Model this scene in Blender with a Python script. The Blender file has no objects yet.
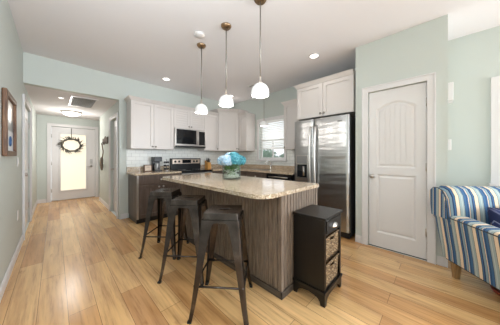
import bpy, bmesh, math, random
from mathutils import Vector, Matrix
random.seed(7)
PI = math.pi
SC = bpy.context.scene
COL = SC.collection

# ------------------------------------------------------------------ camera
CAM_H = 1.22
cam_d = bpy.data.cameras.new('camera'); cam = bpy.data.objects.new('camera', cam_d); COL.objects.link(cam)
cam_d.sensor_width = 36; cam_d.lens = 192/500*36; cam_d.shift_y = -(157-162.5)/500*-1
cam_d.clip_start = .02
YAW = math.atan(195/192)
cam.location = (0, 0, CAM_H); cam.rotation_euler = (PI/2, 0, -YAW)
SC.camera = cam

# ------------------------------------------------------------------ view and world
SC.view_settings.view_transform = 'Standard'; SC.view_settings.look = 'None'
SC.view_settings.gamma = 1; SC.view_settings.use_curve_mapping = False
SC.view_settings.exposure = 0.8
w = bpy.data.worlds.new('daylight'); SC.world = w; w.use_nodes = True
bg = w.node_tree.nodes['Background']; bg.inputs[0].default_value = (.9, .95, 1, 1); bg.inputs[1].default_value = .85

def area(name, loc, rot, sx, sy, power, col=(1, 1, 1)):
    l = bpy.data.lights.new(name, 'AREA'); l.shape = 'RECTANGLE'; l.size = sx; l.size_y = sy; l.energy = power; l.color = col
    o = bpy.data.objects.new(name, l); COL.objects.link(o); o.location = loc; o.rotation_euler = rot
    return o
# daylight through the big rear glazing (behind the camera)
area('rear_window_daylight', (1.7, -6.8, 1.45), (PI/2, 0, 0), 3.8, 2.3, 50, (.84, .92, 1))
area('side_fill', (3.7, -3.6, 1.6), (PI/2, 0, PI/2), 2.6, 1.9, 45, (.84, .92, 1))  # added fill toward the left wall; the right wall is closed here
# added fill at the rear right, no window there, to balance the walls
area('corner_fill', (3.2, -3.6, 1.5), (PI/2, 0, PI/2-.85), 1.8, 1.8, 95, (.84, .92, 1))
# added fill light beside the camera, out of view, aimed at the ceiling
area('ceiling_fill', (-.1, .3, 1.7), (PI-.6, 0, 0), .5, .5, 23, (.84, .92, 1))

def point(name, loc, power, r=.05, col=(1, .95, .9), parent=None):
    l = bpy.data.lights.new(name, 'POINT'); l.energy = power; l.shadow_soft_size = r; l.color = col
    o = bpy.data.objects.new(name, l); COL.objects.link(o); o.location = loc
    if parent: o.parent = parent
    return o
def spot(name, loc, power, parent=None):
    l = bpy.data.lights.new(name, 'SPOT'); l.energy = power; l.shadow_soft_size = .06; l.color = (1, .96, .92); l.spot_size = 2.4; l.spot_blend = .8
    o = bpy.data.objects.new(name, l); COL.objects.link(o); o.location = loc
    if parent: o.parent = parent
    return o

# ------------------------------------------------------------------ materials
def mat(name, col=(.8, .8, .8), rough=.5, metal=0, spec=.5, emit=None, es=0, trans=0, ior=1.45, coat=0):
    m = bpy.data.materials.new(name); m.use_nodes = True
    b = m.node_tree.nodes['Principled BSDF']
    b.inputs['Base Color'].default_value = (*col, 1); b.inputs['Roughness'].default_value = rough
    b.inputs['Metallic'].default_value = metal; b.inputs['Specular IOR Level'].default_value = spec
    b.inputs['Transmission Weight'].default_value = trans; b.inputs['IOR'].default_value = ior
    b.inputs['Coat Weight'].default_value = coat
    if emit: b.inputs['Emission Color'].default_value = (*emit, 1); b.inputs['Emission Strength'].default_value = es
    return m
class N:
    def __init__(s, m): s.t = m.node_tree; s.b = s.t.nodes['Principled BSDF']
    def n(s, typ, **k):
        o = s.t.nodes.new(typ)
        for a, v in k.items(): setattr(o, a, v)
        return o
    def l(s, a, b): s.t.links.new(a, b)
    def coords(s, scale=(1, 1, 1), rot=(0, 0, 0), loc=(0, 0, 0)):
        tc = s.n('ShaderNodeTexCoord'); mp = s.n('ShaderNodeMapping')
        mp.inputs['Scale'].default_value = scale; mp.inputs['Rotation'].default_value = rot; mp.inputs['Location'].default_value = loc
        s.l(tc.outputs['Object'], mp.inputs['Vector']); return mp.outputs[0]
    def noise(s, vec, scale, detail=3, rough=.5):
        o = s.n('ShaderNodeTexNoise'); o.inputs['Scale'].default_value = scale; o.inputs['Detail'].default_value = detail
        o.inputs['Roughness'].default_value = rough; s.l(vec, o.inputs['Vector']); return o.outputs['Fac']
    def ramp(s, fac, stops, const=False):
        r = s.n('ShaderNodeValToRGB'); e = r.color_ramp.elements
        if const: r.color_ramp.interpolation = 'CONSTANT'
        while len(e) < len(stops): e.new(.5)
        for i, (p, c) in enumerate(stops): e[i].position = p; e[i].color = (*c, 1)
        s.l(fac, r.inputs[0]); return r.outputs[0]
    def mix(s, fac, a, b, mode='MIX'):
        m = s.n('ShaderNodeMix', data_type='RGBA', blend_type=mode)
        if isinstance(fac, (int, float)): m.inputs[0].default_value = fac
        else: s.l(fac, m.inputs[0])
        for i, v in ((6, a), (7, b)):
            if isinstance(v, tuple): m.inputs[i].default_value = (*v, 1)
            else: s.l(v, m.inputs[i])
        return m.outputs[2]
    def bump(s, h, strength=.2, dist=.01):
        o = s.n('ShaderNodeBump'); o.inputs['Strength'].default_value = strength; o.inputs['Distance'].default_value = dist
        s.l(h, o.inputs['Height']); s.l(o.outputs[0], s.b.inputs['Normal'])
    def col(s, c): s.l(c, s.b.inputs['Base Color'])

def srgb(r, g, b): return tuple(((x/255+.055)/1.055)**2.4 if x/255 > .04045 else x/255/12.92 for x in (r, g, b))

WALL = mat('pale_green_paint', srgb(198, 204, 198), .55)
n = N(WALL); n.bump(n.noise(n.coords(), 180, 2), .05, .002)
CEIL = mat('ceiling_paint', srgb(232, 230, 232), .8)
n = N(CEIL); n.bump(n.noise(n.coords(), 120, 2), .08, .002)
TRIM = mat('white_trim_paint', srgb(222, 220, 219), .35)
CAB = mat('white_cabinet_paint', srgb(216, 210, 206), .38)
NICKEL = mat('brushed_nickel', (.62, .58, .53), .28, 1)
CHROME = mat('chrome', (.8, .8, .8), .12, 1)
RODM = mat('dark_nickel', (.3, .28, .25), .4, .9)
BRONZE = mat('aged_brass', (.36, .25, .15), .35, 1)
BLACK = mat('black_plastic', (.012, .012, .013), .3)
BGLASS = mat('black_glass', (.01, .011, .013), .06)
DARK = mat('dark_recess', (.02, .018, .016), .7)

FLOOR = mat('oak_plank_floor', rough=.3)
n = N(FLOOR)
v = n.coords(rot=(0, 0, PI/2))
br = n.n('ShaderNodeTexBrick'); n.l(v, br.inputs['Vector'])
br.inputs['Scale'].default_value = 1; br.inputs['Brick Width'].default_value = 1.25; br.inputs['Row Height'].default_value = .17
br.inputs['Mortar Size'].default_value = .0016; br.inputs['Mortar Smooth'].default_value = .2; br.inputs['Bias'].default_value = 0
br.offset = .37; br.squash = 1
br.inputs['Color1'].default_value = (0, 0, 0, 1); br.inputs['Color2'].default_value = (1, 1, 1, 1); br.inputs['Mortar'].default_value = (.5, .5, .5, 1)
plank = n.ramp(br.outputs['Color'], [(0, srgb(204, 154, 100)), (.5, srgb(224, 180, 124)), (1, srgb(238, 200, 146))])
g1 = n.noise(n.coords(scale=(16, .8, 1)), 3.0, 6, .65)
g2 = n.noise(n.coords(scale=(7, .55, 1)), 1.9, 5, .6)
g3 = n.noise(n.coords(scale=(4, 1.3, 1)), 2.6, 3, .5)
gr = n.ramp(g1, [(.3, (.62, .53, .45)), (.48, (.96, .95, .94)), (.7, (1.08, 1.07, 1.04))])
gr2 = n.ramp(g2, [(.3, (.70, .62, .55)), (.5, (.95, .93, .90)), (.68, (1.12, 1.11, 1.08))])
gr3 = n.ramp(g3, [(.24, (.55, .46, .38)), (.33, (1, 1, 1))])
c = n.mix(.85, plank, gr, 'MULTIPLY'); c = n.mix(.9, c, gr2, 'MULTIPLY'); c = n.mix(.7, c, gr3, 'MULTIPLY')
c = n.mix(br.outputs['Fac'], c, srgb(120, 80, 48))
n.col(c)
rr = n.n('ShaderNodeMapRange'); n.l(g2, rr.inputs[0]); rr.inputs[3].default_value = .17; rr.inputs[4].default_value = .3; n.b.inputs['Coat Weight'].default_value = .35; n.b.inputs['Coat Roughness'].default_value = .22; n.l(rr.outputs[0], n.b.inputs['Roughness'])
n.bump(g1, .06, .004)

GRAN = mat('speckled_granite', rough=.1)
n = N(GRAN); v = n.coords()
a = n.noise(v, 90, 3, .7); b = n.noise(v, 38, 3, .6); d = n.noise(v, 9, 3, .5)
c = n.ramp(a, [(.36, srgb(96, 78, 62)), (.45, srgb(182, 160, 134)), (.55, srgb(214, 198, 174)), (.66, srgb(238, 230, 216))])
c2 = n.ramp(b, [(.33, (.5, .42, .36)), (.45, (1, 1, 1))]); c3 = n.ramp(d, [(.35, (.86, .8, .74)), (.6, (1, 1, 1))])
n.col(n.mix(.7, n.mix(.8, c, c2, 'MULTIPLY'), c3, 'MULTIPLY'))

def wood(name, lo, mid, hi, rough=.45, ax='z', sc=1):
    m = mat(name, rough=rough); n = N(m)
    s = {'z': (22, 22, 1.2), 'x': (1.2, 22, 22), 'y': (22, 1.2, 22)}[ax]
    g = n.noise(n.coords(scale=tuple(q*sc for q in s)), 2.2, 6, .65)
    n.col(n.ramp(g, [(.32, lo), (.5, mid), (.68, hi)])); n.bump(g, .15, .003); return m
ISL = wood('grey_washed_wood', srgb(84, 71, 60), srgb(122, 107, 94), srgb(152, 136, 120), .5, sc=2.4)
ESP = wood('espresso_cabinet_wood', srgb(72, 60, 53), srgb(92, 79, 71), srgb(110, 96, 87), .35)
BLKW = wood('black_stained_wood', srgb(9, 7, 6), srgb(14, 11, 10), srgb(24, 19, 17), .33)
TAN = wood('tan_wood_leg', srgb(120, 92, 56), srgb(150, 118, 76), srgb(170, 136, 92), .5)
BROWNF = wood('brown_gilt_frame', srgb(54, 34, 20), srgb(98, 66, 42), srgb(136, 100, 66), .45, sc=2)
BLOCK = wood('honey_wood_block', srgb(190, 130, 60), srgb(214, 156, 82), srgb(226, 176, 104), .4)

GUN = mat('gunmetal_steel', (.085, .072, .064), .24, .9)
n = N(GUN); g = n.noise(n.coords(), 7, 4, .6)
n.col(n.ramp(g, [(.35, (.05, .042, .038)), (.6, (.10, .086, .078)), (.78, (.24, .215, .2))]))
SS = mat('stainless_steel', (.55, .545, .54), .3, 1)
n = N(SS); g = n.noise(n.coords(scale=(1, .8, 5)), 1.2, 2, .5)
g2 = n.noise(n.coords(scale=(1, 1, 90)), 5, 2, .5)
n.bump(g, .3, .06); n.col(n.ramp(g2, [(.3, (.40, .395, .39)), (.7, (.48, .475, .47))]))
HND = mat('satin_steel_handle', (.74, .73, .71), .38, 1)
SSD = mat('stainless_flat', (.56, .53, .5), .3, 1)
COPPERY = mat('warm_stainless', (.72, .6, .5), .32, 1)

TILE = mat('white_subway_tile', rough=.3)
n = N(TILE)
tc = n.n('ShaderNodeTexCoord'); sp = n.n('ShaderNodeSeparateXYZ'); n.l(tc.outputs['Object'], sp.inputs[0])
ad = n.n('ShaderNodeMath', operation='ADD'); n.l(sp.outputs[0], ad.inputs[0]); n.l(sp.outputs[1], ad.inputs[1])
cb = n.n('ShaderNodeCombineXYZ'); n.l(ad.outputs[0], cb.inputs[0]); n.l(sp.outputs[2], cb.inputs[1])
br = n.n('ShaderNodeTexBrick'); n.l(cb.outputs[0], br.inputs['Vector']); br.inputs['Scale'].default_value = 1
br.inputs['Brick Width'].default_value = .152; br.inputs['Row Height'].default_value = .076; br.inputs['Mortar Size'].default_value = .003
br.inputs['Color1'].default_value = (*srgb(226, 228, 224), 1); br.inputs['Color2'].default_value = (*srgb(236, 238, 234), 1); br.inputs['Mortar'].default_value = (*srgb(196, 198, 194), 1)
n.col(br.outputs['Color']); n.bump(br.outputs['Fac'], -.3, .002)

def stripes(name, axis, period, stops, rot=0, offset=0.0):
    m = mat(name, rough=.85, spec=.2); n = N(m)
    v = n.coords(rot=(0, rot, 0)); sp = n.n('ShaderNodeSeparateXYZ'); n.l(v, sp.inputs[0])
    ml = n.n('ShaderNodeMath', operation='MULTIPLY_ADD'); n.l(sp.outputs[axis], ml.inputs[0]); ml.inputs[1].default_value = 1/period; ml.inputs[2].default_value = 40.0+offset
    fr = n.n('ShaderNodeMath', operation='FRACT'); n.l(ml.outputs[0], fr.inputs[0])
    n.col(n.ramp(fr.outputs[0], stops, True)); n.bump(n.noise(n.coords(), 350, 1), .15, .002); return m
CR, LB, MB_, NV, TK = srgb(232, 212, 184), srgb(158, 174, 176), srgb(70, 106, 146), srgb(46, 68, 104), srgb(70, 74, 78)
STOPS = [(0, CR), (.17, TK), (.19, LB), (.31, srgb(192, 200, 194)), (.35, LB), (.42, TK), (.44, MB_), (.57, NV), (.6, MB_), (.66, CR), (.70, TK), (.72, srgb(136, 160, 172)), (.84, NV), (.9, MB_), (.97, TK)]
STR_X = stripes('striped_fabric_across', 0, .165, STOPS)
STR_Y = stripes('striped_fabric_arm', 1, .165, STOPS, offset=.3)
STR_Y2 = stripes('striped_fabric_side', 1, .13, STOPS, offset=.55)
PILL = stripes('navy_striped_fabric', 0, .09, [(0, srgb(38, 44, 74)), (.45, srgb(88, 92, 118)), (.6, srgb(46, 54, 90)), (.85, srgb(120, 124, 146)), (.92, srgb(38, 44, 74))], rot=.6)
PIPE = mat('dark_piping', srgb(60, 66, 74), .8)

SHADE = mat('frosted_white_glass', (.74, .74, .73), .25, emit=(1, .98, .95), es=.12)
LAMP = mat('lit_lens', (1, 1, 1), .4, emit=(1, .96, .9), es=2.2)
PANE = mat('window_glass', (1, 1, 1), .02)
n = N(PANE); tr = n.n('ShaderNodeBsdfTransparent'); mx = n.n('ShaderNodeMixShader'); mx.inputs[0].default_value = .06
n.l(tr.outputs[0], mx.inputs[1]); n.l(n.b.outputs[0], mx.inputs[2]); n.l(mx.outputs[0], n.t.nodes['Material Output'].inputs[0])
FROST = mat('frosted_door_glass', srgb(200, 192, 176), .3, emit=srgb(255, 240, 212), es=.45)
n = N(FROST); wv = n.n('ShaderNodeTexWave'); wv.bands_direction = 'Z'; wv.inputs['Scale'].default_value = 14; n.l(n.coords(), wv.inputs['Vector'])
n.bump(wv.outputs['Fac'], .3, .004)
BLIND = mat('white_blind_slat', srgb(240, 240, 238), .5, emit=(1, 1, 1), es=.0)
VGLASS = mat('clear_vase_glass', (.25, .3, .28), .03)
n = N(VGLASS); tr = n.n('ShaderNodeBsdfTransparent'); mx = n.n('ShaderNodeMixShader'); lw = n.n('ShaderNodeLayerWeight'); lw.inputs[0].default_value = .12
tr.inputs[0].default_value = (.97, .99, .98, 1)
n.l(lw.outputs['Facing'], mx.inputs[0]); n.l(tr.outputs[0], mx.inputs[1]); n.l(n.b.outputs[0], mx.inputs[2]); n.l(mx.outputs[0], n.t.nodes['Material Output'].inputs[0])
LEAF = mat('green_leaf', srgb(84, 126, 36), .5)
STEM = mat('green_stem', srgb(128, 160, 86), .5)
PEBBLE = mat('white_pebbles', srgb(214, 218, 206), .4)
BLUEF = mat('pale_blue_petals', rough=.6); n = N(BLUEF); n.col(n.ramp(n.noise(n.coords(), 45, 2), [(.4, srgb(132, 176, 206)), (.6, srgb(206, 222, 230))]))
TEALF = mat('teal_petals', rough=.6); n = N(TEALF); n.col(n.ramp(n.noise(n.coords(), 45, 2), [(.4, srgb(36, 120, 140)), (.62, srgb(112, 184, 194))]))
WICK = mat('woven_seagrass', rough=.8); n = N(WICK)
n.col(n.ramp(n.noise(n.coords(scale=(1, 1, 2)), 60, 3), [(.32, srgb(60, 44, 30)), (.5, srgb(124, 100, 72)), (.68, srgb(178, 154, 120))]))
TWIG = mat('grey_twigs', srgb(84, 80, 72), .8)
TWIG2 = mat('brown_strap', srgb(110, 74, 44), .7)
GREYC = mat('grey_cloth', srgb(120, 108, 96), .9)
RUST = mat('rust_red_lacquer', srgb(140, 52, 28), .4)
BUSH = mat('shrub_leaves', srgb(104, 130, 110), .8)
GRASS = mat('lawn', srgb(120, 150, 90), .9)

# ------------------------------------------------------------------ mesh helpers
MW = {}
class MB:
    def __init__(s): s.bm = bmesh.new()
    def quad(s, vs):
        return s.bm.faces.new([s.bm.verts.new(v) for v in vs])
    def hexa(s, p):       # 8 points: bottom 4 then top 4
        v = [s.bm.verts.new(q) for q in p]
        for f in ((3, 2, 1, 0), (4, 5, 6, 7), (0, 1, 5, 4), (1, 2, 6, 5), (2, 3, 7, 6), (3, 0, 4, 7)): s.bm.faces.new([v[i] for i in f])
        return s
    def box(s, x0, x1, y0, y1, z0, z1):
        return s.hexa([(x0, y0, z0), (x1, y0, z0), (x1, y1, z0), (x0, y1, z0), (x0, y0, z1), (x1, y0, z1), (x1, y1, z1), (x0, y1, z1)])
    def fbox(s, F, a0, a1, b0, b1, z0, z1):
        return s.hexa([F(a0, b0, z0), F(a1, b0, z0), F(a1, b1, z0), F(a0, b1, z0), F(a0, b0, z1), F(a1, b0, z1), F(a1, b1, z1), F(a0, b1, z1)])
    def tube(s, pts, r, seg=10, caps=True):
        pts = [Vector(p) for p in pts]; rs = r if isinstance(r, (list, tuple)) else [r]*len(pts)
        rings = []; up = None
        for i, p in enumerate(pts):
            t = (pts[min(i+1, len(pts)-1)]-pts[max(i-1, 0)]).normalized()
            if up is None: up = Vector((0, 0, 1)) if abs(t.z) < .9 else Vector((1, 0, 0))
            x = up.cross(t).normalized(); y = t.cross(x).normalized(); up = y
            rings.append([s.bm.verts.new(p+rs[i]*(math.cos(2*PI*k/seg)*x+math.sin(2*PI*k/seg)*y)) for k in range(seg)])
        for a, b in zip(rings, rings[1:]):
            for k in range(seg):
                f = s.bm.faces.new((a[k], a[(k+1) % seg], b[(k+1) % seg], b[k])); f.smooth = True
        if caps: s.bm.faces.new(rings[0][::-1]); s.bm.faces.new(rings[-1])
        return s
    def lathe(s, prof, c=(0, 0, 0), seg=32, rib=0, ribn=0, cap=True):
        c = Vector(c); rings = []
        for (r, z) in prof:
            rings.append([s.bm.verts.new(c+Vector((r*(1+rib*math.cos(ribn*2*PI*k/seg))*math.cos(2*PI*k/seg), r*(1+rib*math.cos(ribn*2*PI*k/seg))*math.sin(2*PI*k/seg), z))) for k in range(seg)])
        for a, b in zip(rings, rings[1:]):
            for k in range(seg):
                f = s.bm.faces.new((a[k], a[(k+1) % seg], b[(k+1) % seg], b[k])); f.smooth = True
        if cap and prof[0][0] > 1e-5: s.bm.faces.new(rings[0][::-1])
        if cap and prof[-1][0] > 1e-5: s.bm.faces.new(rings[-1])
        bmesh.ops.remove_doubles(s.bm, verts=s.bm.verts, dist=1e-6)
        return s
    def lathe_axis(s, prof, c, ax, seg=20):  # lathe around arbitrary axis
        ax = Vector(ax).normalized(); q = Vector((0, 0, 1)).rotation_difference(ax); t = MB(); t.lathe(prof, seg=seg)
        s.merge(t, Matrix.Translation(c) @ q.to_matrix().to_4x4()); return s
    def merge(s, o, M=Matrix()):
        mp = {}
        for v in o.bm.verts: mp[v] = s.bm.verts.new(M @ v.co)
        for f in o.bm.faces:
            try: g = s.bm.faces.new([mp[v] for v in f.verts]); g.smooth = f.smooth
            except ValueError: pass
        return s
    def ball(s, c, r, sub=2):
        g = bmesh.ops.create_icosphere(s.bm, subdivisions=sub, radius=1)
        rr = r if isinstance(r, (tuple, list)) else (r, r, r)
        for v in g['verts']: v.co = Vector((v.co.x*rr[0], v.co.y*rr[1], v.co.z*rr[2]))+Vector(c)
        for v in g['verts']:
            for f in v.link_faces: f.smooth = True
        return s
    def plate(s, F, outer, holes, b0, b1):  # polygon with holes in (a,z), extruded b0..b1
        def tri(b):
            t = bmesh.new(); 
            for lp in [outer]+holes:
                vs = [t.verts.new((p[0], p[1], 0)) for p in lp]
                for i in range(len(vs)): t.edges.new((vs[i], vs[(i+1) % len(vs)]))
            bmesh.ops.triangle_fill(t, use_beauty=True, edges=t.edges[:], normal=(0, 0, 1))
            for f in t.faces: s.bm.faces.new([s.bm.verts.new(F(v.co.x, b, v.co.y)) for v in f.verts])
            t.free()
        tri(b0); tri(b1)
        for lp in [outer]+holes:
            for i in range(len(lp)):
                p, q = lp[i], lp[(i+1) % len(lp)]
                s.quad([F(p[0], b0, p[1]), F(q[0], b0, q[1]), F(q[0], b1, q[1]), F(p[0], b1, p[1])])
        bmesh.ops.remove_doubles(s.bm, verts=s.bm.verts, dist=1e-6)
        return s
    def build(s, name, material, parent=None, local=False, bevel=0, smooth=False, sub=0):
        bmesh.ops.recalc_face_normals(s.bm, faces=s.bm.faces)
        me = bpy.data.meshes.new(name)
        o = bpy.data.objects.new(name, me); COL.objects.link(o)
        if parent is not None:
            o.parent = parent; MW[o.name] = MW[parent.name]
            if not local: bmesh.ops.transform(s.bm, matrix=MW[parent.name].inverted(), verts=s.bm.verts)
        else:   # origin at the base centre of the thing
            co = [v.co for v in s.bm.verts]
            base = Vector(((min(c.x for c in co)+max(c.x for c in co))/2, (min(c.y for c in co)+max(c.y for c in co))/2, min(c.z for c in co)))
            bmesh.ops.translate(s.bm, vec=-base, verts=s.bm.verts); o.location = base; MW[o.name] = Matrix.Translation(base)
        if smooth:
            for f in s.bm.faces: f.smooth = True
        s.bm.to_mesh(me); s.bm.free(); me.materials.append(material)
        if bevel:
            b = o.modifiers.new('bevel', 'BEVEL'); b.width = bevel; b.segments = 2; b.limit_method = 'ANGLE'; b.angle_limit = .6
        if sub:
            b = o.modifiers.new('smooth', 'SUBSURF'); b.levels = sub; b.render_levels = sub
        return o
def tag(o, label, cat, group=None):
    o['label'] = label; o['category'] = cat
    if group: o['group'] = group
    return o
def thing(name, label, cat, loc, rz=0, group=None):
    o = bpy.data.objects.new(name, None); COL.objects.link(o); o.location = loc; o.rotation_euler = (0, 0, rz); o.empty_display_size = .1
    MW[o.name] = Matrix.Translation(loc) @ Matrix.Rotation(rz, 4, 'Z')
    return tag(o, label, cat, group)
def struct(o): o['kind'] = 'structure'; return o
def copy_tree(o, parent=None):
    c = o.copy(); COL.objects.link(c)
    if parent: c.parent = parent
    for ch in list(o.children): copy_tree(ch, c)
    return c
def frame(O, ux, nn):
    O = Vector((O[0], O[1], 0)); ux = Vector((ux[0], ux[1], 0)).normalized(); nn = Vector((nn[0], nn[1], 0)).normalized()
    return lambda a, b, z: O+ux*a+nn*b+Vector((0, 0, z))
def faceN(y): return frame((0, y), (1, 0), (0, -1))      # faces -Y, a = X
def faceW(x): return frame((x, 0), (0, 1), (-1, 0))      # faces -X, a = Y
def faceE(x): return frame((x, 0), (0, 1), (1, 0))       # faces +X, a = Y

# ------------------------------------------------------------------ room shell
XL, XR, YB, YK, YE, ZC, ZL, YR = -.335, 3.75, -7.0, 4.45, 7.5, 2.8, 2.34, -7.0
struct(MB().box(XL-.12, 4.0, YB, YE+.12, -.08, 0).build('floor', FLOOR))
struct(MB().box(XL-.12, XR+.12, YB, YK, ZC, ZC+.1).build('ceiling', CEIL))
struct(MB().box(XL-.12, 1.9, YK+.12, YE+.12, ZL, ZL+.1).build('ceiling_hall', CEIL))
def wall(name, F, a0, a1, z0, z1, holes=(), t=.12, m=WALL):
    o = MB().plate(F, [(a0, z0), (a1, z0), (a1, z1), (a0, z1)], [[(h[0], h[2]), (h[1], h[2]), (h[1], h[3]), (h[0], h[3])] for h in holes], 0, -t)
    return struct(o.build(name, m))
wall('wall_left', faceE(XL), YB, YE, 0, ZC, [(4.4, 5.5, .001, 2.07)])
wall('wall_end', faceN(YE), XL-.12, 1.9, 0, ZC, [(-.075, .865, .001, 2.06)])
wall('wall_kitchen', faceN(YK), .88, XR, 0, ZC)
wall('wall_header', faceN(YK), XL, .88, ZL, ZC)
wall('wall_hall', faceW(.88), YK+.12, 6.78, 0, ZL, [(4.6, 5.27, .001, 2.03)], t=.1)
wall('wall_alcove', faceW(1.9), 6.0, YE, 0, ZL)
wall('wall_right', faceW(XR), YB, YK, 0, ZC, [(2.57, 3.35, 1.17, 2.13), (-1.55, -.52, .92, 2.12)])
# closet bump-out holding the pantry door
wall('wall_pantry', faceW(3.05), -.07, .86, 0, ZC, [(.1, .7, .001, 2.11)], t=.1)
struct(MB().box(3.15, XR, .78, .86, 0, ZC).build('wall_pantry_side', WALL))
struct(MB().box(3.15, XR, -.07, 0.0, 0, ZC).build('wall_pantry_return', WALL))
wall('wall_back', frame((0, YB), (1, 0), (0, 1)), XL, XR, 0, ZC, [(XL+.1, XR-.1, .15, 2.6)], t=.1)

# baseboards
def bb(name, F, a0, a1, h=.1):
    m = MB(); m.fbox(F, a0, a1, .001, .014, 0, h-.02); m.fbox(F, a0, a1, .001, .01, h-.02, h); return struct(m.build(name, TRIM, bevel=.002))
bb('baseboard_left', faceE(XL), YB, 4.32); bb('baseboard_left_hall', faceE(XL), 5.6, YE)
bb('baseboard_end', faceN(YE), XL, -.16); bb('baseboard_end_right', faceN(YE), .95, 1.9)
bb('baseboard_kitchen', faceN(YK), .9, 1.02); bb('baseboard_hall', faceW(.88), 5.36, 6.78)
bb('baseboard_pantry', faceW(3.05), .78, .86); bb('baseboard_pantry_front', faceW(3.05), -.07, .02); bb('baseboard_right', faceW(XR), YB, -.08)

# casings
def casing(name, F, a0, a1, ztop, z0=0, wd=.075, sill=False, par=None):
    m = MB()
    m.plate(F, [(a0-wd, z0), (a0, z0), (a0, ztop), (a1, ztop), (a1, z0), (a1+wd, z0), (a1+wd, ztop+wd), (a0-wd, ztop+wd)], [], .001, .018)
    m.plate(F, [(a0-wd, z0), (a0-wd+.015, z0), (a0-wd+.015, ztop+wd-.015), (a1+wd-.015, ztop+wd-.015), (a1+wd-.015, z0), (a1+wd, z0), (a1+wd, ztop+wd), (a0-wd, ztop+wd)], [], .018, .026)
    return struct(m.build(name, TRIM, par, bevel=.002))
casing('trim_1', faceW(3.05), .1, .7, 2.11)
casing('trim_2', faceN(YE), -.075, .865, 2.06)
casing('trim_3', faceW(.88), 4.6, 5.27, 2.03, wd=.07)
casing('trim_4', faceE(XL), 4.4, 5.5, 2.07)

def arch(a0, a1, z0, z1, rise, n_=14):
    p = [(a0, z0), (a1, z0), (a1, z1)]
    for i in range(1, n_): t = i/n_; p.append((a1+(a0-a1)*t, z1+rise*math.sin(PI*t)))
    p.append((a0, z1)); return p
def inset(poly, d, cx=None):
    xs = [p[0] for p in poly]; zs = [p[1] for p in poly]; cx = (min(xs)+max(xs))/2; cz = (min(zs)+max(zs))/2
    sx = 1-2*d/(max(xs)-min(xs)); sz = 1-2*d/(max(zs)-min(zs)); return [(cx+(p[0]-cx)*sx, cz+(p[1]-cz)*sz) for p in poly]
def ringface(m, F, A, bA, B, bB):
    for i in range(len(A)):
        j = (i+1) % len(A); m.quad([F(A[i][0], bA, A[i][1]), F(A[j][0], bA, A[j][1]), F(B[j][0], bB, B[j][1]), F(B[i][0], bB, B[i][1])])
def panel_door(name, F, a0, a1, z0, z1, panels, b=-.02, t=.035, m_=TRIM, groove=()):
    """slab whose front sits at depth b; panels = list of polygons moulded into it"""
    m = MB(); m.plate(F, [(a0, z0), (a1, z0), (a1, z1), (a0, z1)], panels, b, b-t)
    for k, P in enumerate(panels):
        I = inset(P, .022); J = inset(P, .045)
        ringface(m, F, P, b-.0005, I, b-.012); ringface(m, F, I, b-.012, J, b-.004)
        if k in groove:
            xs = [p[0] for p in J]; zs = [p[1] for p in J]; x0, x1 = min(xs), max(xs)
            nb = 6; top = lambda x: max(zs)-(.0 if len(P) < 6 else (max(zs)-J[-1][1])*(1-math.sin(PI*(x-x0)/(x1-x0))))
            for i in range(nb):
                p0 = x0+(x1-x0)*i/nb; p1 = x0+(x1-x0)*(i+1)/nb; g = .006
                m.plate(F, [(p0+g*(i > 0), min(zs)), (p1-g*(i < nb-1), min(zs)), (p1-g*(i < nb-1), top(p1-g)), ((p0+p1)/2, top((p0+p1)/2)), (p0+g*(i > 0), top(p0+g))], [], b-.004, b-.02)
            m.plate(F, J, [], b-.010, b-.03)
        else:
            m.plate(F, J, [], b-.004, b-.02)
    d = struct(m.build(name, m_)); return d
def hinge(F, a, z, par, b=-.02, name='hinge'):
    m = MB(); m.fbox(F, a-.012, a+.012, b, b+.004, z-.045, z+.045); c = F(a+.0, b+.008, z); m.tube([c-Vector((0, 0, .048)), c+Vector((0, 0, .048))], .007, 8)
    return m.build(name, SSD, par)
def knob(F, a, z, par, b=-.02, name='door_knob', m_=SSD):
    c = F(a, b, z); ax = F(0, 1, 0)-F(0, 0, 0)
    return MB().lathe_axis([(.028, .0), (.028, .006), (.011, .009), (.010, .03), (.024, .036), (.028, .048), (.022, .06), (0, .064)], c, ax, 20).build(name, m_, par)
# pantry door
Fp = faceW(3.05)
d = panel_door('door_1', Fp, .104, .696, .012, 2.105, [arch(.195, .605, 1.08, 1.86, .085), [(.195, .2), (.605, .2), (.605, .99), (.195, .99)]], groove=(0,))
for z in (.33, 1.1, 1.87): hinge(Fp, .104, z, d)
knob(Fp, .655, .96, d)
struct(MB().box(3.068, 3.14, .1, .7, -.002, .004).build('trim_5', DARK))
# left wall door, closed six panel door
Fl = faceE(XL)
P6 = []
for (u0, u1) in ((4.53, 4.89), (5.01, 5.37)):
    for (q0, q1) in ((.24, .84), (.96, 1.5), (1.62, 1.9)): P6.append([(u0, q0), (u1, q0), (u1, q1), (u0, q1)])
d = panel_door('door_2', Fl, 4.405, 5.495, .012, 2.065, P6)
for z in (.32, 1.05, 1.8): hinge(Fl, 5.49, z, d)
knob(Fl, 4.5, .95, d)
# hall closet door
Fh = faceW(.88)
d = panel_door('door_3', Fh, 4.605, 5.265, .012, 2.025, [[(4.72, .22), (5.15, .22), (5.15, .92), (4.72, .92)], [(4.72, 1.05), (5.15, 1.05), (5.15, 1.88), (4.72, 1.88)]], b=-.05)
for z in (.32, 1.05, 1.8): hinge(Fh, 4.66, z, d, b=-.05)
knob(Fh, 5.2, .95, d, b=-.05)
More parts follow.
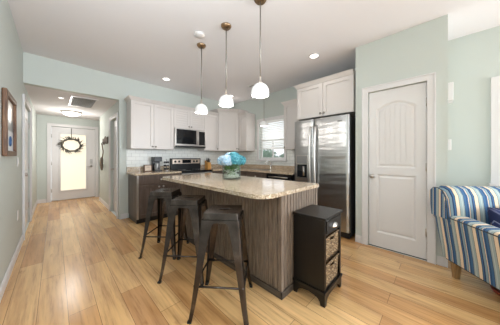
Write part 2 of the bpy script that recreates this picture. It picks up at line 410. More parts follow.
# front door
Ff = faceN(YE)
m = MB(); m.plate(Ff, [(-.07, .02), (.86, .02), (.86, 2.055), (-.07, 2.055)], [[(.1, .27), (.66, .27), (.66, 1.88), (.1, 1.88)]], -.03, -.075)
d = struct(m.build('door_4', TRIM))
MB().plate(Ff, [(.075, .245), (.685, .245), (.685, 1.905), (.075, 1.905)], [[(.115, .285), (.645, .285), (.645, 1.865), (.115, 1.865)]], -.03, -.015).build('glass_moulding', TRIM, d, bevel=.004)
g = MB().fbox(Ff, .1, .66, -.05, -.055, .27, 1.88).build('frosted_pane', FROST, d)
for z in (.3, 1.05, 1.8): hinge(Ff, -.065, z, d, b=-.03)
m = MB(); m.fbox(Ff, .74, .8, -.03, -.005, 1.02, 1.16); m.build('keypad_lock', SSD, d, bevel=.006)
m = MB(); m.lathe_axis([(.03, 0), (.03, .01), (.012, .014), (.012, .05), (0, .05)], Ff(.77, -.03, .94), (0, -1, 0)); m.tube([Ff(.77, .015, .94), Ff(.66, .02, .94)], .009); m.build('lever_handle', SSD, d)
m = MB().fbox(Ff, -.07, .86, -.08, .01, -.002, .018).build('threshold', BRONZE, d)

# kitchen window
def window(name, F, a0, a1, z0, z1, blind_bottom, wd=.07, nsl=24):
    W = thing(name, '', '', F(0, 0, 0)); del W['label']; del W['category']; W['kind'] = 'structure'
    W.location = F((a0+a1)/2, 0, z0); MW[W.name] = Matrix.Translation(W.location)
    m = MB(); m.plate(F, [(a0-wd, z0-.02), (a1+wd, z0-.02), (a1+wd, z1+wd), (a0-wd, z1+wd)], [[(a0, z0), (a1, z0), (a1, z1), (a0, z1)]], .001, .022); m.build('window_casing', TRIM, W, bevel=.003)
    m = MB(); m.fbox(F, a0-wd-.02, a1+wd+.02, .001, .06, z0-.05, z0-.02); m.build('window_sill', TRIM, W, bevel=.004)
    zm = (z0+z1)/2
    m = MB(); fw = .04
    m.plate(F, [(a0, z0), (a1, z0), (a1, z1), (a0, z1)], [[(a0+fw, z0+fw), (a1-fw, z0+fw), (a1-fw, zm-.015), (a0+fw, zm-.015)], [(a0+fw, zm+.015), (a1-fw, zm+.015), (a1-fw, z1-fw), (a0+fw, z1-fw)]], -.06, -.1)
    m.fbox(F, (a0+a1)/2-.012, (a0+a1)/2+.012, -.065, -.095, z0+fw, zm); m.build('window_frame', TRIM, W)
    m = MB(); m.fbox(F, a0+.03, a1-.03, -.08, -.084, z0+.03, z1-.03); m.build('window_pane', PANE, W)
    m = MB(); step = .042; z = z1-.05
    while z > blind_bottom+.02:
        m.hexa([F(a0+.01, -.012, z-.014), F(a1-.01, -.012, z-.014), F(a1-.01, -.04, z+.014), F(a0+.01, -.04, z+.014), F(a0+.01, -.012, z-.011), F(a1-.01, -.012, z-.011), F(a1-.01, -.04, z+.017), F(a0+.01, -.04, z+.017)]); z -= step
    m.build('blind_slats', BLIND, W)
    m = MB(); m.fbox(F, a0+.005, a1-.005, -.005, -.05, z1-.05, z1-.002); m.fbox(F, a0+.01, a1-.01, -.012, -.04, blind_bottom-.01, blind_bottom+.012)
    for t in (.2, .8): c = a0+(a1-a0)*t; m.fbox(F, c-.002, c+.002, -.01, -.011, blind_bottom, z1)
    m.build('blind_rails', BLIND, W)
    return W
window('window_1', faceW(XR), 2.57, 3.35, 1.17, 2.13, 1.42)
window('window_2', faceW(XR), -1.55, -.52, .92, 2.12, .96)

# tile and outside
struct(MB().fbox(faceN(YK), 1.0, XR-.001, .001, .012, .92, 1.42).build('trim_6', TILE))
m = MB(); m.fbox(faceW(XR), 1.9, 2.49, .001, .012, .92, 1.38); m.fbox(faceW(XR), 2.49, 3.43, .001, .012, .92, 1.115); m.fbox(faceW(XR), 3.43, YK-.013, .001, .012, .92, 1.42)
struct(m.build('trim_7', TILE))
struct(MB().box(4.0, 16, -12, 14, -.3, -.1).build('ground_outside', GRASS))

# ------------------------------------------------------------------ cabinet makers
def shaker(F, a0, a1, z0, z1, b, par, m_=CAB, name='cabinet_door', rail=.058, light_ribs=False):
    m = MB(); m.plate(F, [(a0, z0), (a1, z0), (a1, z1), (a0, z1)], [[(a0+rail, z0+rail), (a1-rail, z0+rail), (a1-rail, z1-rail), (a0+rail, z1-rail)]], b, b+.02)
    m.fbox(F, a0+rail-.004, a1-rail+.004, b, b+.004, z0+rail-.004, z1-rail+.004)
    if light_ribs:  # ribs shaped to imitate sunlight striped by window blinds
        z = z0+rail+.004
        while z < z1-rail-.03:
            m.fbox(F, a0+rail, a1-rail, b+.008, b+.02, z, z+.038); z += .052
    return m.build(name, m_, par, bevel=.0025)
def cknob(F, a, z, b, par):
    return MB().lathe_axis([(.007, 0), (.007, .012), (.017, .016), (.018, .023), (.011, .03), (0, .031)], F(a, b+.02, z), F(0, 1, 0)-F(0, 0, 0), 14).build('knob', RODM if par.data.materials[0] == CAB else SSD, par)
def crown(F, a0, a1, zt, b0, b1, par, la=0, ra=0, name='crown_moulding', h=.06, m_=CAB):
    m = MB(); st = [(0, .006), (.3, .016), (.6, .03), (.85, .042), (1, .05)]
    for (t0, o0), (t1, o1) in zip(st, st[1:]):
        def P(o, t): z = zt+h*t; return [F(a0-o*la, b0, z), F(a1+o*ra, b0, z), F(a1+o*ra, b1+o, z), F(a0-o*la, b1+o, z)]
        m.hexa(P(o0, t0)+P(o1, t1))
    return m.build(name, m_, par)
FK = faceN(YK)
def upper(name, label, F, a0, a1, z0, z1, depth, doors, knobs, group, la=0, ra=0, light_ribs=False, cr=True):
    t = thing(name, label, 'cabinet', F((a0+a1)/2, depth/2, z0), group=group)
    MB().fbox(F, a0, a1, .013, depth-.02, z0, z1).build('cabinet_body', CAB, t, bevel=.002)
    w_ = (a1-a0)/doors
    for i in range(doors):
        d = shaker(F, a0+w_*i+.002, a0+w_*(i+1)-.002, z0+.002, z1-.002, depth-.02, t, light_ribs=light_ribs)
        cknob(F, (a0+w_*i+.03) if knobs[i] == 'l' else (a0+w_*(i+1)-.03), z0+.05, depth-.02, d)
    if cr: crown(F, a0, a1, z1, .013, depth, t, la, ra)
    return t
G = 'white wall cabinets'
upper('wall_cabinet', 'white two-door shaker wall cabinet above the coffee maker, leftmost of the row', FK, 1.0, 1.818, 1.38, 2.3, .33, 2, 'rl', G, la=1)
upper('wall_cabinet', 'short white wall cabinet directly above the microwave, blind light shaped as door ribs', FK, 1.82, 2.58, 1.865, 2.3, .33, 2, 'rl', G, light_ribs=True)
upper('wall_cabinet', 'narrow white one-door wall cabinet right of the microwave', FK, 2.582, 3.0, 1.38, 2.3, .33, 1, 'r', G)
FR = faceW(XR)
upper('wall_cabinet', 'slim white wall cabinet between corner cabinet and sink window', FR, 3.49, 3.80, 1.38, 2.3, .33, 1, 'r', G)
upper('wall_cabinet', 'white one-door wall cabinet between sink window and refrigerator', FR, 1.9, 2.36, 1.38, 2.32, .33, 1, 'r', G, ra=1)
upper('wall_cabinet', 'deep white two-door cabinet mounted above the refrigerator', FR, .905, 1.86, 1.9, 2.46, .63, 2, 'rl', G, ra=1, la=0)
# diagonal corner cabinet
t = thing('corner_cabinet', 'tall white diagonal corner wall cabinet with wide crown moulding', 'cabinet', (3.4, 4.1, 1.38), group=G)
P5 = [(3.002, YK-.013), (3.002, 4.12), (3.42, 3.802), (XR-.013, 3.802), (XR-.013, YK-.013)]
def prism(m, pts, z0, z1):
    Fz = lambda a, b, z: Vector((a, z, b)); return m.plate(Fz, pts, [], z0, z1)
prism(MB(), P5, 1.38, 2.4).build('cabinet_body', CAB, t)
dv = Vector((3.42-3.002, 3.802-4.12, 0)); L = dv.length; nn = Vector((dv.y, -dv.x, 0)).normalized()
if nn.x > 0: nn = -nn
FD = frame((3.002, 4.12), dv, nn)
d = shaker(FD, .012, L-.012, 1.383, 2.39, .001, t); cknob(FD, L-.04, 1.44, .001, d)
m = MB()
for (o0, z0, o1, z1) in ((.008, 2.4, .02, 2.42), (.02, 2.42, .045, 2.45), (.045, 2.45, .065, 2.475)):
    def PP(o, z): return [(3.002-o*1.0, YK-.014, z), (3.002-o, 4.12-o*.6, z), (3.42-o*.6, 3.802-o, z), (XR-.014, 3.802-o, z), (XR-.014, YK-.014, z)]
    A, B = PP(o0, z0), PP(o1, z1); va = [m.bm.verts.new(p) for p in A]; vb = [m.bm.verts.new(p) for p in B]
    for i in range(5): j = (i+1) % 5; m.bm.faces.new((va[i], va[j], vb[j], vb[i]))
    m.bm.faces.new(va[::-1]); m.bm.faces.new(vb)
m.build('crown_moulding', CAB, t)

# base cabinets
def base(name, label, F, a0, a1, depth, group, doors=2, drawers=1, endcap=None):
    t = thing(name, label, 'cabinet', F((a0+a1)/2, depth/2, 0), group=group)
    MB().fbox(F, a0, a1, .013, depth-.02, .1, .885).build('cabinet_body', ESP, t)
    MB().fbox(F, a0+.01, a1, .02, depth-.09, 0, .1).build('toe_kick', BLACK, t)
    w_ = (a1-a0-.01)/doors; b = depth-.02
    wd = (a1-a0-.01)/drawers
    for i in range(drawers):
        q0, q1 = a0+.005+wd*i+.007, a0+.005+wd*(i+1)-.007
        d = MB().fbox(F, q0, q1, b, b+.02, .715, .87).build('drawer_front', ESP, t, bevel=.003); cknob(F, (q0+q1)/2, .79, b, d)
    for i in range(doors):
        q0, q1 = a0+.005+w_*i+.006, a0+.005+w_*(i+1)-.006
        d = shaker(F, q0, q1, .115, .7, b, t, m_=ESP); cknob(F, (q1-.035 if i % 2 == 0 else q0+.035), .655, b, d)
    return t
GB = 'dark base cabinets'
t = base('base_cabinet', 'dark brown base cabinet under the coffee maker, left of the stove', FK, 1.03, 1.845, .62, GB)
MB().fbox(FK, 1.022, 1.05, .61, .625, .1, .885).build('glare_strip', SSD, t)['label'] = 'pale strip imitating glare on the cabinet corner'  # added strip imitating glare along the cabinet edge
base('base_cabinet', 'dark base cabinet in the kitchen corner, right of the stove', FK, 2.63, 3.735, .62, GB)
base('base_cabinet', 'dark sink base cabinet below the kitchen window', FR, 2.6, 3.79, .62, GB, 2, 2)
# dishwasher
t = thing('dishwasher', 'black dishwasher between sink cabinet and refrigerator', 'dishwasher', (3.44, 2.25, 0))
MB().fbox(FR, 1.97, 2.595, .02, .6, .1, .88).build('tub', BLACK, t)
d = MB().fbox(FR, 1.975, 2.59, .6, .625, .115, .875).build('dishwasher_door', BGLASS, t, bevel=.004)
MB().tube([FR(2.05, .66, .82), FR(2.51, .66, .82)], .009).build('handle', SSD, d)
MB().fbox(FR, 1.98, 2.585, .02, .53, 0, .1).build('toe_kick', BLACK, t)

# counters
tag(MB().box(.99, 1.85, 3.815, YK-.013, .886, .922).build('countertop', GRAN, bevel=.006), 'speckled granite countertop under the coffee maker, left of the stove', 'countertop', 'granite countertops along the walls')
m = MB(); Fz = lambda a, b, z: Vector((a, z, b))
m.plate(Fz, [(2.625, 3.815), (3.105, 3.815), (3.105, 1.93), (XR-.013, 1.93), (XR-.013, YK-.013), (2.625, YK-.013)], [[(3.25, 2.7), (3.6, 2.7), (3.6, 3.3), (3.25, 3.3)]], .886, .922)
ct = tag(m.build('countertop', GRAN, bevel=.004), 'L-shaped granite countertop running under the sink window to the refrigerator', 'countertop', 'granite countertops along the walls')
m = MB(); m.box(1.0, 1.85, YK-.032, YK-.013, .9225, 1.02); tag(m.build('granite_upstand', GRAN, bevel=.003), 'short granite upstand behind the coffee maker', 'backsplash')
m = MB(); m.box(2.63, XR-.033, YK-.032, YK-.013, .9225, 1.02); m.box(XR-.032, XR-.013, 1.94, YK-.033, .9225, 1.02)
tag(m.build('granite_upstand', GRAN, bevel=.003), 'long granite upstand below the window, right of the stove', 'backsplash')
# sink and faucet
t = thing('kitchen_sink', 'stainless sink basin let into counter below the window', 'sink', (3.425, 3.0, .7))
m = MB(); m.box(3.252, 3.598, 2.702, 3.298, .70, .705)
for q in ((3.252, 3.257, 2.702, 3.298), (3.593, 3.598, 2.702, 3.298), (3.252, 3.598, 2.702, 2.707), (3.252, 3.598, 3.293, 3.298)): m.box(*q, .70, .921)
m.build('basin', SSD, t); MB().lathe([(.04, 0), (.04, .004), (0, .005)], (3.42, 3.0, .705)).build('drain', CHROME, t)
t = thing('faucet', 'chrome single-lever faucet behind the sink under the window', 'faucet', (3.66, 2.9, .922))
MB().lathe([(.028, 0), (.028, .01), (.018, .02), (.016, .08), (.018, .1), (0, .105)], (3.66, 2.9, .922)).build('faucet_base', CHROME, t)
MB().tube([(3.66, 2.9, 1.0), (3.64, 2.9, 1.1), (3.58, 2.9, 1.13), (3.5, 2.9, 1.11), (3.46, 2.9, 1.06)], .011).build('spout', CHROME, t)
MB().tube([(3.66, 2.9, 1.02), (3.67, 2.84, 1.10)], .007).build('lever', CHROME, t)
tag(MB().lathe([(.045, 0), (.05, .01), (.05, .15), (.03, .17), (.03, .19), (0, .195)], (3.6, 2.1, .9225)).build('canister', mat('grey_ceramic', srgb(96, 92, 90), .3)), 'small dark grey canister on counter beside the refrigerator', 'canister')

# ------------------------------------------------------------------ microwave
t = thing('microwave', 'stainless over-the-range microwave with black glass door', 'microwave', (2.2, 4.25, 1.44))
MB().fbox(FK, 1.822, 2.578, .013, .37, 1.44, 1.86).build('housing', SSD, t, bevel=.003)
d = MB().fbox(FK, 1.825, 2.37, .37, .395, 1.475, 1.857).build('microwave_door', SSD, t, bevel=.004)
MB().fbox(FK, 1.845, 2.325, .395, .398, 1.51, 1.835).build('door_glass', BGLASS, d)
m = MB(); m.tube([FK(2.35, .397, 1.51), FK(2.35, .43, 1.54), FK(2.35, .43, 1.79), FK(2.35, .397, 1.82)], .01); m.build('handle', SSD, d)
c = MB().fbox(FK, 2.375, 2.576, .37, .393, 1.475, 1.857).build('control_panel', SSD, t, bevel=.003)
MB().fbox(FK, 2.395, 2.555, .393, .396, 1.5, 1.82).build('key_field', BGLASS, c)
MB().fbox(FK, 1.83, 2.575, .3, .39, 1.432, 1.47).build('lower_vent', BLACK, t)

# ------------------------------------------------------------------ stove
t = thing('stove', 'black glass-top electric range with stainless backguard and knobs', 'stove', (2.24, 4.1, 0))
MB().fbox(FK, 1.855, 2.615, .02, .6, .08, .9).build('body', BLACK, t)
MB().fbox(FK, 1.87, 2.6, .05, .55, 0, .08).build('plinth', BLACK, t)
MB().fbox(FK, 1.853, 2.617, .06, .63, .9, .925).build('cooktop', BGLASS, t, bevel=.003)
d = MB().fbox(FK, 1.86, 2.61, .6, .635, .26, .87).build('oven_door', SSD, t, bevel=.004)
MB().fbox(FK, 1.98, 2.49, .635, .638, .38, .72).build('oven_window', BGLASS, d)
MB().tube([FK(1.93, .637, .82), FK(1.95, .68, .82), FK(2.52, .68, .82), FK(2.54, .637, .82)], .012).build('oven_handle', SSD, d)
MB().fbox(FK, 1.86, 2.61, .6, .63, .09, .25).build('storage_drawer', SSD, t, bevel=.003)
MB().fbox(FK, 1.855, 2.615, .02, .1, .926, 1.19).build('backguard', BLACK, t, bevel=.006)
pn = MB().fbox(FK, 1.885, 2.585, .1, .112, 1.06, 1.165).build('control_fascia', COPPERY, t, bevel=.003)
for x in (1.95, 2.04, 2.42, 2.5): MB().lathe_axis([(.026, 0), (.026, .006), (.019, .01), (.017, .028), (0, .03)], FK(x, .112, 1.115), (0, -1, 0), 16).build('burner_knob', BLACK, pn)
MB().fbox(FK, 2.12, 2.34, .112, .115, 1.075, 1.155).build('clock_display', BGLASS, pn)
for (x, y, r) in ((2.05, 4.0, .1), (2.43, 4.0, .08), (2.05, 4.24, .08), (2.43, 4.24, .1)):
    MB().lathe([(r, 0), (r, .0008), (r-.004, .0008), (r-.004, 0)], (x, y, .9252), 40, cap=False).build('burner_ring', SSD, t)

# ------------------------------------------------------------------ refrigerator
FG = lambda a, b, z: FR(a, b+(.08 if b > .1 else 0), z)
t = thing('refrigerator', 'stainless side-by-side refrigerator with ice dispenser and long handles', 'refrigerator', (3.4, 1.4, 0))
MB().fbox(FG, .93, 1.855, .02, .59, .03, 1.83).build('cabinet_shell', mat('dark_grey_enamel', (.05, .05, .052), .35), t, bevel=.006)
MB().fbox(FG, .94, 1.845, .59, .625, .012, .09).build('base_grille', BLACK, t)
def fdoor(a0, a1, name):
    m = MB(); n_ = 10; pts = []
    for i in range(n_+1):
        s_ = i/n_; pts.append((a0+(a1-a0)*s_, .64+.022*math.sin(PI*(.12+.76*s_))))
    poly = [(a0, .595)]+pts+[(a1, .595)]
    vb = [m.bm.verts.new(FG(p[0], p[1], .1)) for p in poly]; vt = [m.bm.verts.new(FG(p[0], p[1], 1.85)) for p in poly]
    for i in range(len(poly)):
        j = (i+1) % len(poly); f = m.bm.faces.new((vb[i], vb[j], vt[j], vt[i])); f.smooth = 1 <= i <= n_
    for z in (.1, 1.85): m.bm.faces.new([m.bm.verts.new(FG(p[0], p[1], z)) for p in poly])
    return m.build(name, SS, t)
D1 = fdoor(.935, 1.484, 'fridge_door'); D2 = fdoor(1.49, 1.85, 'freezer_door')
for (a, D) in ((1.445, D1), (1.53, D2)):
    pts = [FG(a, .655, 1.72)]+[FG(a, .665+.055*math.sin(PI*(.12+.76*i/10)), 1.70-1.0*i/10) for i in range(11)]+[FG(a, .655, .68)]
    MB().tube(pts, .019, 12).build('door_handle', HND, D)
MB().plate(FG, [(1.585, .82), (1.805, .82), (1.805, 1.25), (1.585, 1.25)], [[(1.6, .85), (1.79, .85), (1.79, 1.09), (1.6, 1.09)]], .652, .672).build('dispenser_frame', SSD, D2, bevel=.003)
dd = MB().fbox(FG, 1.602, 1.788, .655, .664, .852, 1.088).build('dispenser_recess', BGLASS, D2)
m = MB(); m.tube([FG(1.66, .672, 1.06), FG(1.65, .685, .9)], .014); m.fbox(FG, 1.61, 1.78, .664, .69, .852, .87); m.build('dispenser_lever', SSD, D2)
MB().fbox(FG, 1.6, 1.79, .672, .675, 1.11, 1.235).build('dispenser_panel', mat('grey_panel', (.3, .3, .3), .3, .6), D2)
for a in (1.0, 1.78): MB().fbox(FG, a-.04, a+.04, .5, .63, 1.831, 1.858).build('hinge_cover', BLACK, t)
MB().fbox(FG, 1.03, 1.1, .662, .665, 1.755, 1.775).build('badge', mat('badge_grey', (.2, .2, .2), .3, 1), D1)

# ------------------------------------------------------------------ island
t = thing('kitchen_island', 'grey wood beadboard kitchen island under the granite slab', 'island', (1.7, 1.9, 0))
X0, X1, Y0, Y1 = 1.36, 2.04, .96, 2.83
MB().box(X0+.012, X1-.012, Y0+.012, Y1-.012, .0, .884).build('core', ISL, t)
FB = frame((X1-.012, 0), (0, 1), (1, 0))
for k in range(3):
    q0 = Y0+.02+k*.62; d = shaker(FB, q0, q0+.6, .1, .87, 0, t, m_=ESP); cknob(FB, q0+.05, .8, 0, d)
def bead(F, a0, a1, z0, z1, b0, b1, name, st=.05):
    m = MB(); k = max(1, round((a1-a0)/st)); s_ = (a1-a0)/k
    for i in range(k):
        p, q = a0+s_*i, a0+s_*(i+1)
        m.plate(lambda a, b, z: F(a, z, b), [(p+.0045, b0), (q-.0045, b0), (q-.0045, b1-.003), (q-.0085, b1), (p+.0085, b1), (p+.0045, b1-.003)], [], z0, z1)
    return m.build(name, ISL, t)
FI = faceW(X0+.012); FE = faceN(Y0+.012)
bead(FI, Y0+.045, 1.875, .07, .884, 0, .010, 'side_panel'); bead(FI, 1.915, Y1-.02, .07, .884, 0, .010, 'side_panel')
MB().fbox(FI, 1.878, 1.912, 0, .013, .0, .884).build('centre_stile', ISL, t)
bead(FE, X0+.045, X1-.045, .07, .884, 0, .010, 'end_panel')
for (x, y) in ((X0, Y0), (X1-.04, Y0), (X0, Y1-.04)): MB().box(x, x+.04, y, y+.04, 0, .884).build('corner_post', ISL, t, bevel=.003)
m = MB(); m.box(X0-.008, X0+.004, Y0-.008, Y1, 0, .06); m.box(X0-.008, X1, Y0-.008, Y0+.004, 0, .06); m.build('base_moulding', wood('dark_grey_wood', srgb(60, 52, 46), srgb(84, 74, 66), srgb(100, 90, 80), .5, 'y'), t, bevel=.003)
def rrect(x0, x1, y0, y1, rs, k=8):
    out = []
    for (cx, cy, a, r) in ((x1, y0, -90, rs[1]), (x1, y1, 0, rs[2]), (x0, y1, 90, rs[3]), (x0, y0, 180, rs[0])):
        sx = -1 if cx == x1 else 1; sy = -1 if cy == y1 else 1
        for i in range(k+1):
            an = math.radians(a+90*i/k); out.append((cx+sx*r+r*math.cos(an), cy+sy*r+r*math.sin(an)))
    return out
m = MB(); m.plate(Fz, rrect(1.11, 2.09, .955, 3.1, (.15, .03, .1, .24)), [], .885, .92)
tag(m.build('island_countertop', GRAN, bevel=.006), 'large rounded-corner granite slab on the kitchen island', 'countertop')

# ------------------------------------------------------------------ bar stools
def make_stool():
    t = thing('bar_stool', '', 'bar stool', (0, 0, 0), group='gunmetal bar stools at the island')
    H = .785; s = .137; ft = .212
    m = MB(); hole = [(.035*math.cos(2*PI*i/16)*1.5, .035*math.sin(2*PI*i/16)*.62) for i in range(16)]
    m.plate(Fz, rrect(-s, s, -s, s, (.014,)*4, 4), [hole], H-.004, H)
    seat = m.build('seat', GUN, t, local=True, bevel=.0015)
    m = MB()  # skirt flaring down
    top = rrect(-s, s, -s, s, (.014,)*4, 4); bot = rrect(-s-.006, s+.006, -s-.006, s+.006, (.014,)*4, 4)
    a = [m.bm.verts.new((x, y, H-.002)) for x, y in top]; b = [m.bm.verts.new((x, y, H-.075)) for x, y in bot]
    for i in range(len(a)): j = (i+1) % len(a); m.bm.faces.new((a[i], a[j], b[j], b[i]))
    sk = m.build('seat_skirt', GUN, t, local=True); sd = sk.modifiers.new('solid', 'SOLIDIFY'); sd.thickness = .003
    lv = [(0, .029), (.1, .033), (.3, .046), (.5, .064), (.64, .08), (.70, .092), (.72, .11), (.735, .15)]
    for sx in (-1, 1):
        for sy in (-1, 1):
            m = MB(); rows = []
            for z, wd in lv:
                f = 1-z/H; c = s+.008+(ft-s-.008)*f+.012*max(0, (.25-z)/.25)**2
                cx, cy = sx*c, sy*c; k = .014
                pts = [(cx-sx*wd, cy), (cx-sx*k, cy), (cx-sx*k*.3, cy-sy*k*.3), (cx, cy-sy*k), (cx, cy-sy*wd)]
                if z > .7: pts = [(p[0]*(1-.0), p[1], z-.0) for p in pts]
                rows.append([m.bm.verts.new((p[0], p[1], z)) for p in pts])
            for r0, r1 in zip(rows, rows[1:]):
                for i in range(4): m.bm.faces.new((r0[i], r0[i+1], r1[i+1], r1[i]))
            lg = m.build('leg', GUN, t, local=True); sd = lg.modifiers.new('solid', 'SOLIDIFY'); sd.thickness = .004; sd.offset = 0
            m = MB(); c = ft+.012; m.box(min(sx*(c-.026), sx*(c+.002)), max(sx*(c-.026), sx*(c+.002)), min(sy*(c-.026), sy*(c+.002)), max(sy*(c-.026), sy*(c+.002)), 0, .015); m.build('rubber_foot', BLACK, lg, local=True)
    z = .25; c = s+.008+(ft-s-.008)*(1-z/H)-.004
    for (p, q) in (((-c, -c), (c, -c)), ((c, -c), (c, c)), ((c, c), (-c, c)), ((-c, c), (-c, -c))):
        m = MB(); m.tube([(p[0], p[1], z), (q[0], q[1], z)], .0075, 8); m.build('foot_rail', GUN, t, local=True)
    m = MB(); c = s+.008
    for sg in (1, -1):
        pts = [(-c+2*c*i/8, sg*(-c+2*c*i/8), H-.12+.035*math.sin(PI*i/8)) for i in range(9)]
        for p, q in zip(pts, pts[1:]):
            p = Vector(p); q = Vector(q); dd = (q-p).cross(Vector((0, 0, 1))).normalized()*.009; u = Vector((0, 0, .003))
            m.hexa([p-dd-u, p+dd-u, q+dd-u, q-dd-u, p-dd+u, p+dd+u, q+dd+u, q-dd+u])
    m.build('cross_brace', GUN, t, local=True)
    return t
st = make_stool()
spots = [(.995, 1.285, -.87, 'dark metal bar stool nearest the camera, in front of the island'), (1.01, 1.91, -.86, 'dark metal bar stool in the middle of the three'), (1.02, 2.55, -.84, 'dark metal bar stool farthest from the camera, by the island end')]
for i, (x, y, a, lb) in enumerate(spots):
    o = st if i == 0 else copy_tree(st)
    o.location = (x, y, 0); o.rotation_euler = (0, 0, a); o['label'] = lb

# ------------------------------------------------------------------ black basket cabinet
t = thing('basket_cabinet', 'narrow black wooden cabinet with drawer and two wicker basket bays', 'cabinet', (1.73, .8, 0))
bx0, bx1, by0, by1 = 1.533, 1.893, .665, .948
MB().box(bx0, bx0+.018, by0, by1, .12, .70).build('side_panel', BLKW, t, bevel=.002)
MB().box(bx1-.018, bx1, by0, by1, .12, .70).build('side_panel', BLKW, t, bevel=.002)
MB().box(bx0+.018, bx1-.018, by1-.01, by1, .12, .70).build('back_panel', BLKW, t)
for z in (.12, .345, .56): MB().box(bx0+.018, bx1-.018, by0+.004, by1-.01, z, z+.016).build('shelf', BLKW, t)
MB().box(bx0, bx0+.03, by0-.004, by0, .12, .7).build('front_stile', BLKW, t); MB().box(bx1-.03, bx1, by0-.004, by0, .12, .7).build('front_stile', BLKW, t)
MB().box(bx0-.014, bx1+.014, by0-.02, by1+.004, .70, .722).build('top', BLKW, t, bevel=.004)
d = MB().box(bx0+.034, bx1-.034, by0-.012, by0+.02, .585, .688).build('drawer', BLKW, t, bevel=.004)
m = MB(); rows = []
for i in range(7):
    th = (PI/2)*i/6
    rows.append([m.bm.verts.new((1.713+.052*math.cos(th)*math.cos(PI*k/10), by0-.012-.028*math.cos(th)*math.sin(PI*k/10), .618+.036*math.sin(th))) for k in range(11)])
for r0, r1 in zip(rows, rows[1:]):
    for k in range(10):
        f = m.bm.faces.new((r0[k], r0[k+1], r1[k+1], r1[k])); f.smooth = True
pl = m.build('cup_pull', CHROME, d); pl['label'] = 'silver shell-shaped cup pull'; sd = pl.modifiers.new('solid', 'SOLIDIFY'); sd.thickness = .002
# moulding and bracket feet
MB().box(bx0-.014, bx1+.014, by0-.016, by1+.004, .10, .122).build('base_moulding', BLKW, t, bevel=.004)
def bracket(F, a0, a1, b0, b1):
    o = [(a0, 0), (a0+.035, 0), (a0+.042, .03), (a0+.06, .05), (a0+.09, .062), ((a0+a1)/2, .07), (a1-.09, .062), (a1-.06, .05), (a1-.042, .03), (a1-.035, 0), (a1, 0), (a1, .1), (a0, .1)]
    return MB().plate(F, o, [], b0, b1)
bracket(faceN(by0), bx0-.006, bx1+.006, -.01, .008).build('front_apron', BLKW, t, bevel=.002)
bracket(faceN(by1), bx0-.006, bx1+.006, 0, .016).build('rear_apron', BLKW, t)
bracket(faceW(bx0), by0-.006, by1, -.01, .007).build('side_apron', BLKW, t, bevel=.002)
bracket(frame((bx1, 0), (0, 1), (1, 0)), by0-.006, by1, -.01, .007).build('side_apron', BLKW, t, bevel=.002)
def basket(z0, h, label, taper):
    t = thing('wicker_basket', label, 'basket', (1.713, .8, z0), group='wicker baskets in the black cabinet')
    ax0, ax1, ay0, ay1 = bx0+.036, bx1-.036, by0+.004, by1-.02
    m = MB(); nz = int(h/.012)*2; step = .006
    def wallgrid(p, q, nrm, hole):
        L_ = (Vector(q)-Vector(p)).length; na = int(L_/.006); G_ = []
        for j in range(nz+1):
            row = []
            for i in range(na+1):
                s_ = i/na; zz = h*j/nz; tp = taper*(1-j/nz)
                P_ = Vector(p)+(Vector(q)-Vector(p))*(tp+(1-2*tp)*s_ if True else s_)
                sgn = 1 if (int(i*.006/.024)+int(j/2)) % 2 == 0 else -1
                bul = .004*sgn*abs(math.sin(PI*i*.006/.024))*abs(math.sin(PI*j/2+.001)+.0) + .002*math.cos(PI*j)
                P_ = P_+Vector(nrm)*(bul-.003)
                row.append(m.bm.verts.new((P_.x, P_.y, z0+.001+zz)))
            G_.append(row)
        for j in range(nz):
            for i in range(na):
                if hole and abs(i/na-.5) < .14 and .72 < j/nz < .86: continue
                m.bm.faces.new((G_[j][i], G_[j][i+1], G_[j+1][i+1], G_[j+1][i]))
    wallgrid((ax0, ay0, 0), (ax1, ay0, 0), (0, -1, 0), True)
    wallgrid((ax0, ay1, 0), (ax0, ay0, 0), (-1, 0, 0), False); wallgrid((ax1, ay0, 0), (ax1, ay1, 0), (1, 0, 0), False); wallgrid((ax1, ay1, 0), (ax0, ay1, 0), (0, 1, 0), False)
    m.box(ax0+.02, ax1-.02, ay0+.012, ay1-.012, z0+.001, z0+.006)
    m.build('woven_body', WICK, t)
    m = MB(); m.tube([(ax0, ay0, z0+h), (ax1, ay0, z0+h), (ax1, ay1, z0+h), (ax0, ay1, z0+h), (ax0, ay0, z0+h)], .006, 6, False); m.build('rim', WICK, t)
basket(.3615, .175, 'seagrass basket in the upper bay of the black cabinet', .0)
basket(.1365, .18, 'seagrass basket in the lower bay of the black cabinet', .07)

# ------------------------------------------------------------------ hydrangeas in vase
VX, VY, VZ = 1.70, 2.03, .922
t = thing('glass_vase', 'clear glass cylinder vase of stems on the island', 'vase', (VX, VY, VZ))
MB().lathe([(.122, 0), (.125, .004), (.125, .2), (.120, .2), (.120, .01), (0, .01)], (VX, VY, VZ), 40).build('glass_wall', VGLASS, t)
m = MB()
for k in range(150):
    a = random.random()*2*PI; r = .105*math.sqrt(random.random()); m.ball((VX+r*math.cos(a), VY+r*math.sin(a), VZ+.018+random.random()*.035), (.012, .012, .009), 1)
pb = m.build('pebble_filling', PEBBLE, t); pb['kind'] = 'stuff'
m = MB()
for k in range(260):
    a = random.random()*2*PI; rr_ = random.uniform(.05, .118); p = Vector((VX+rr_*math.cos(a), VY+rr_*math.sin(a), VZ+random.uniform(.12, .2))); d_ = Vector((math.cos(a)*.5+random.gauss(0, .4), math.sin(a)*.5+random.gauss(0, .4), random.uniform(-.4, .5))).normalized(); w_ = d_.orthogonal().normalized()*.014
    q = p+d_*.05
    if (q.xy-Vector((VX, VY))).length > .118 and q.z < VZ+.2: continue
    m.quad([p, (p+q)/2-w_*1.3, q, (p+q)/2+w_*1.3])
m.build('leaf_collar', LEAF, t)['kind'] = 'stuff'
m = MB()
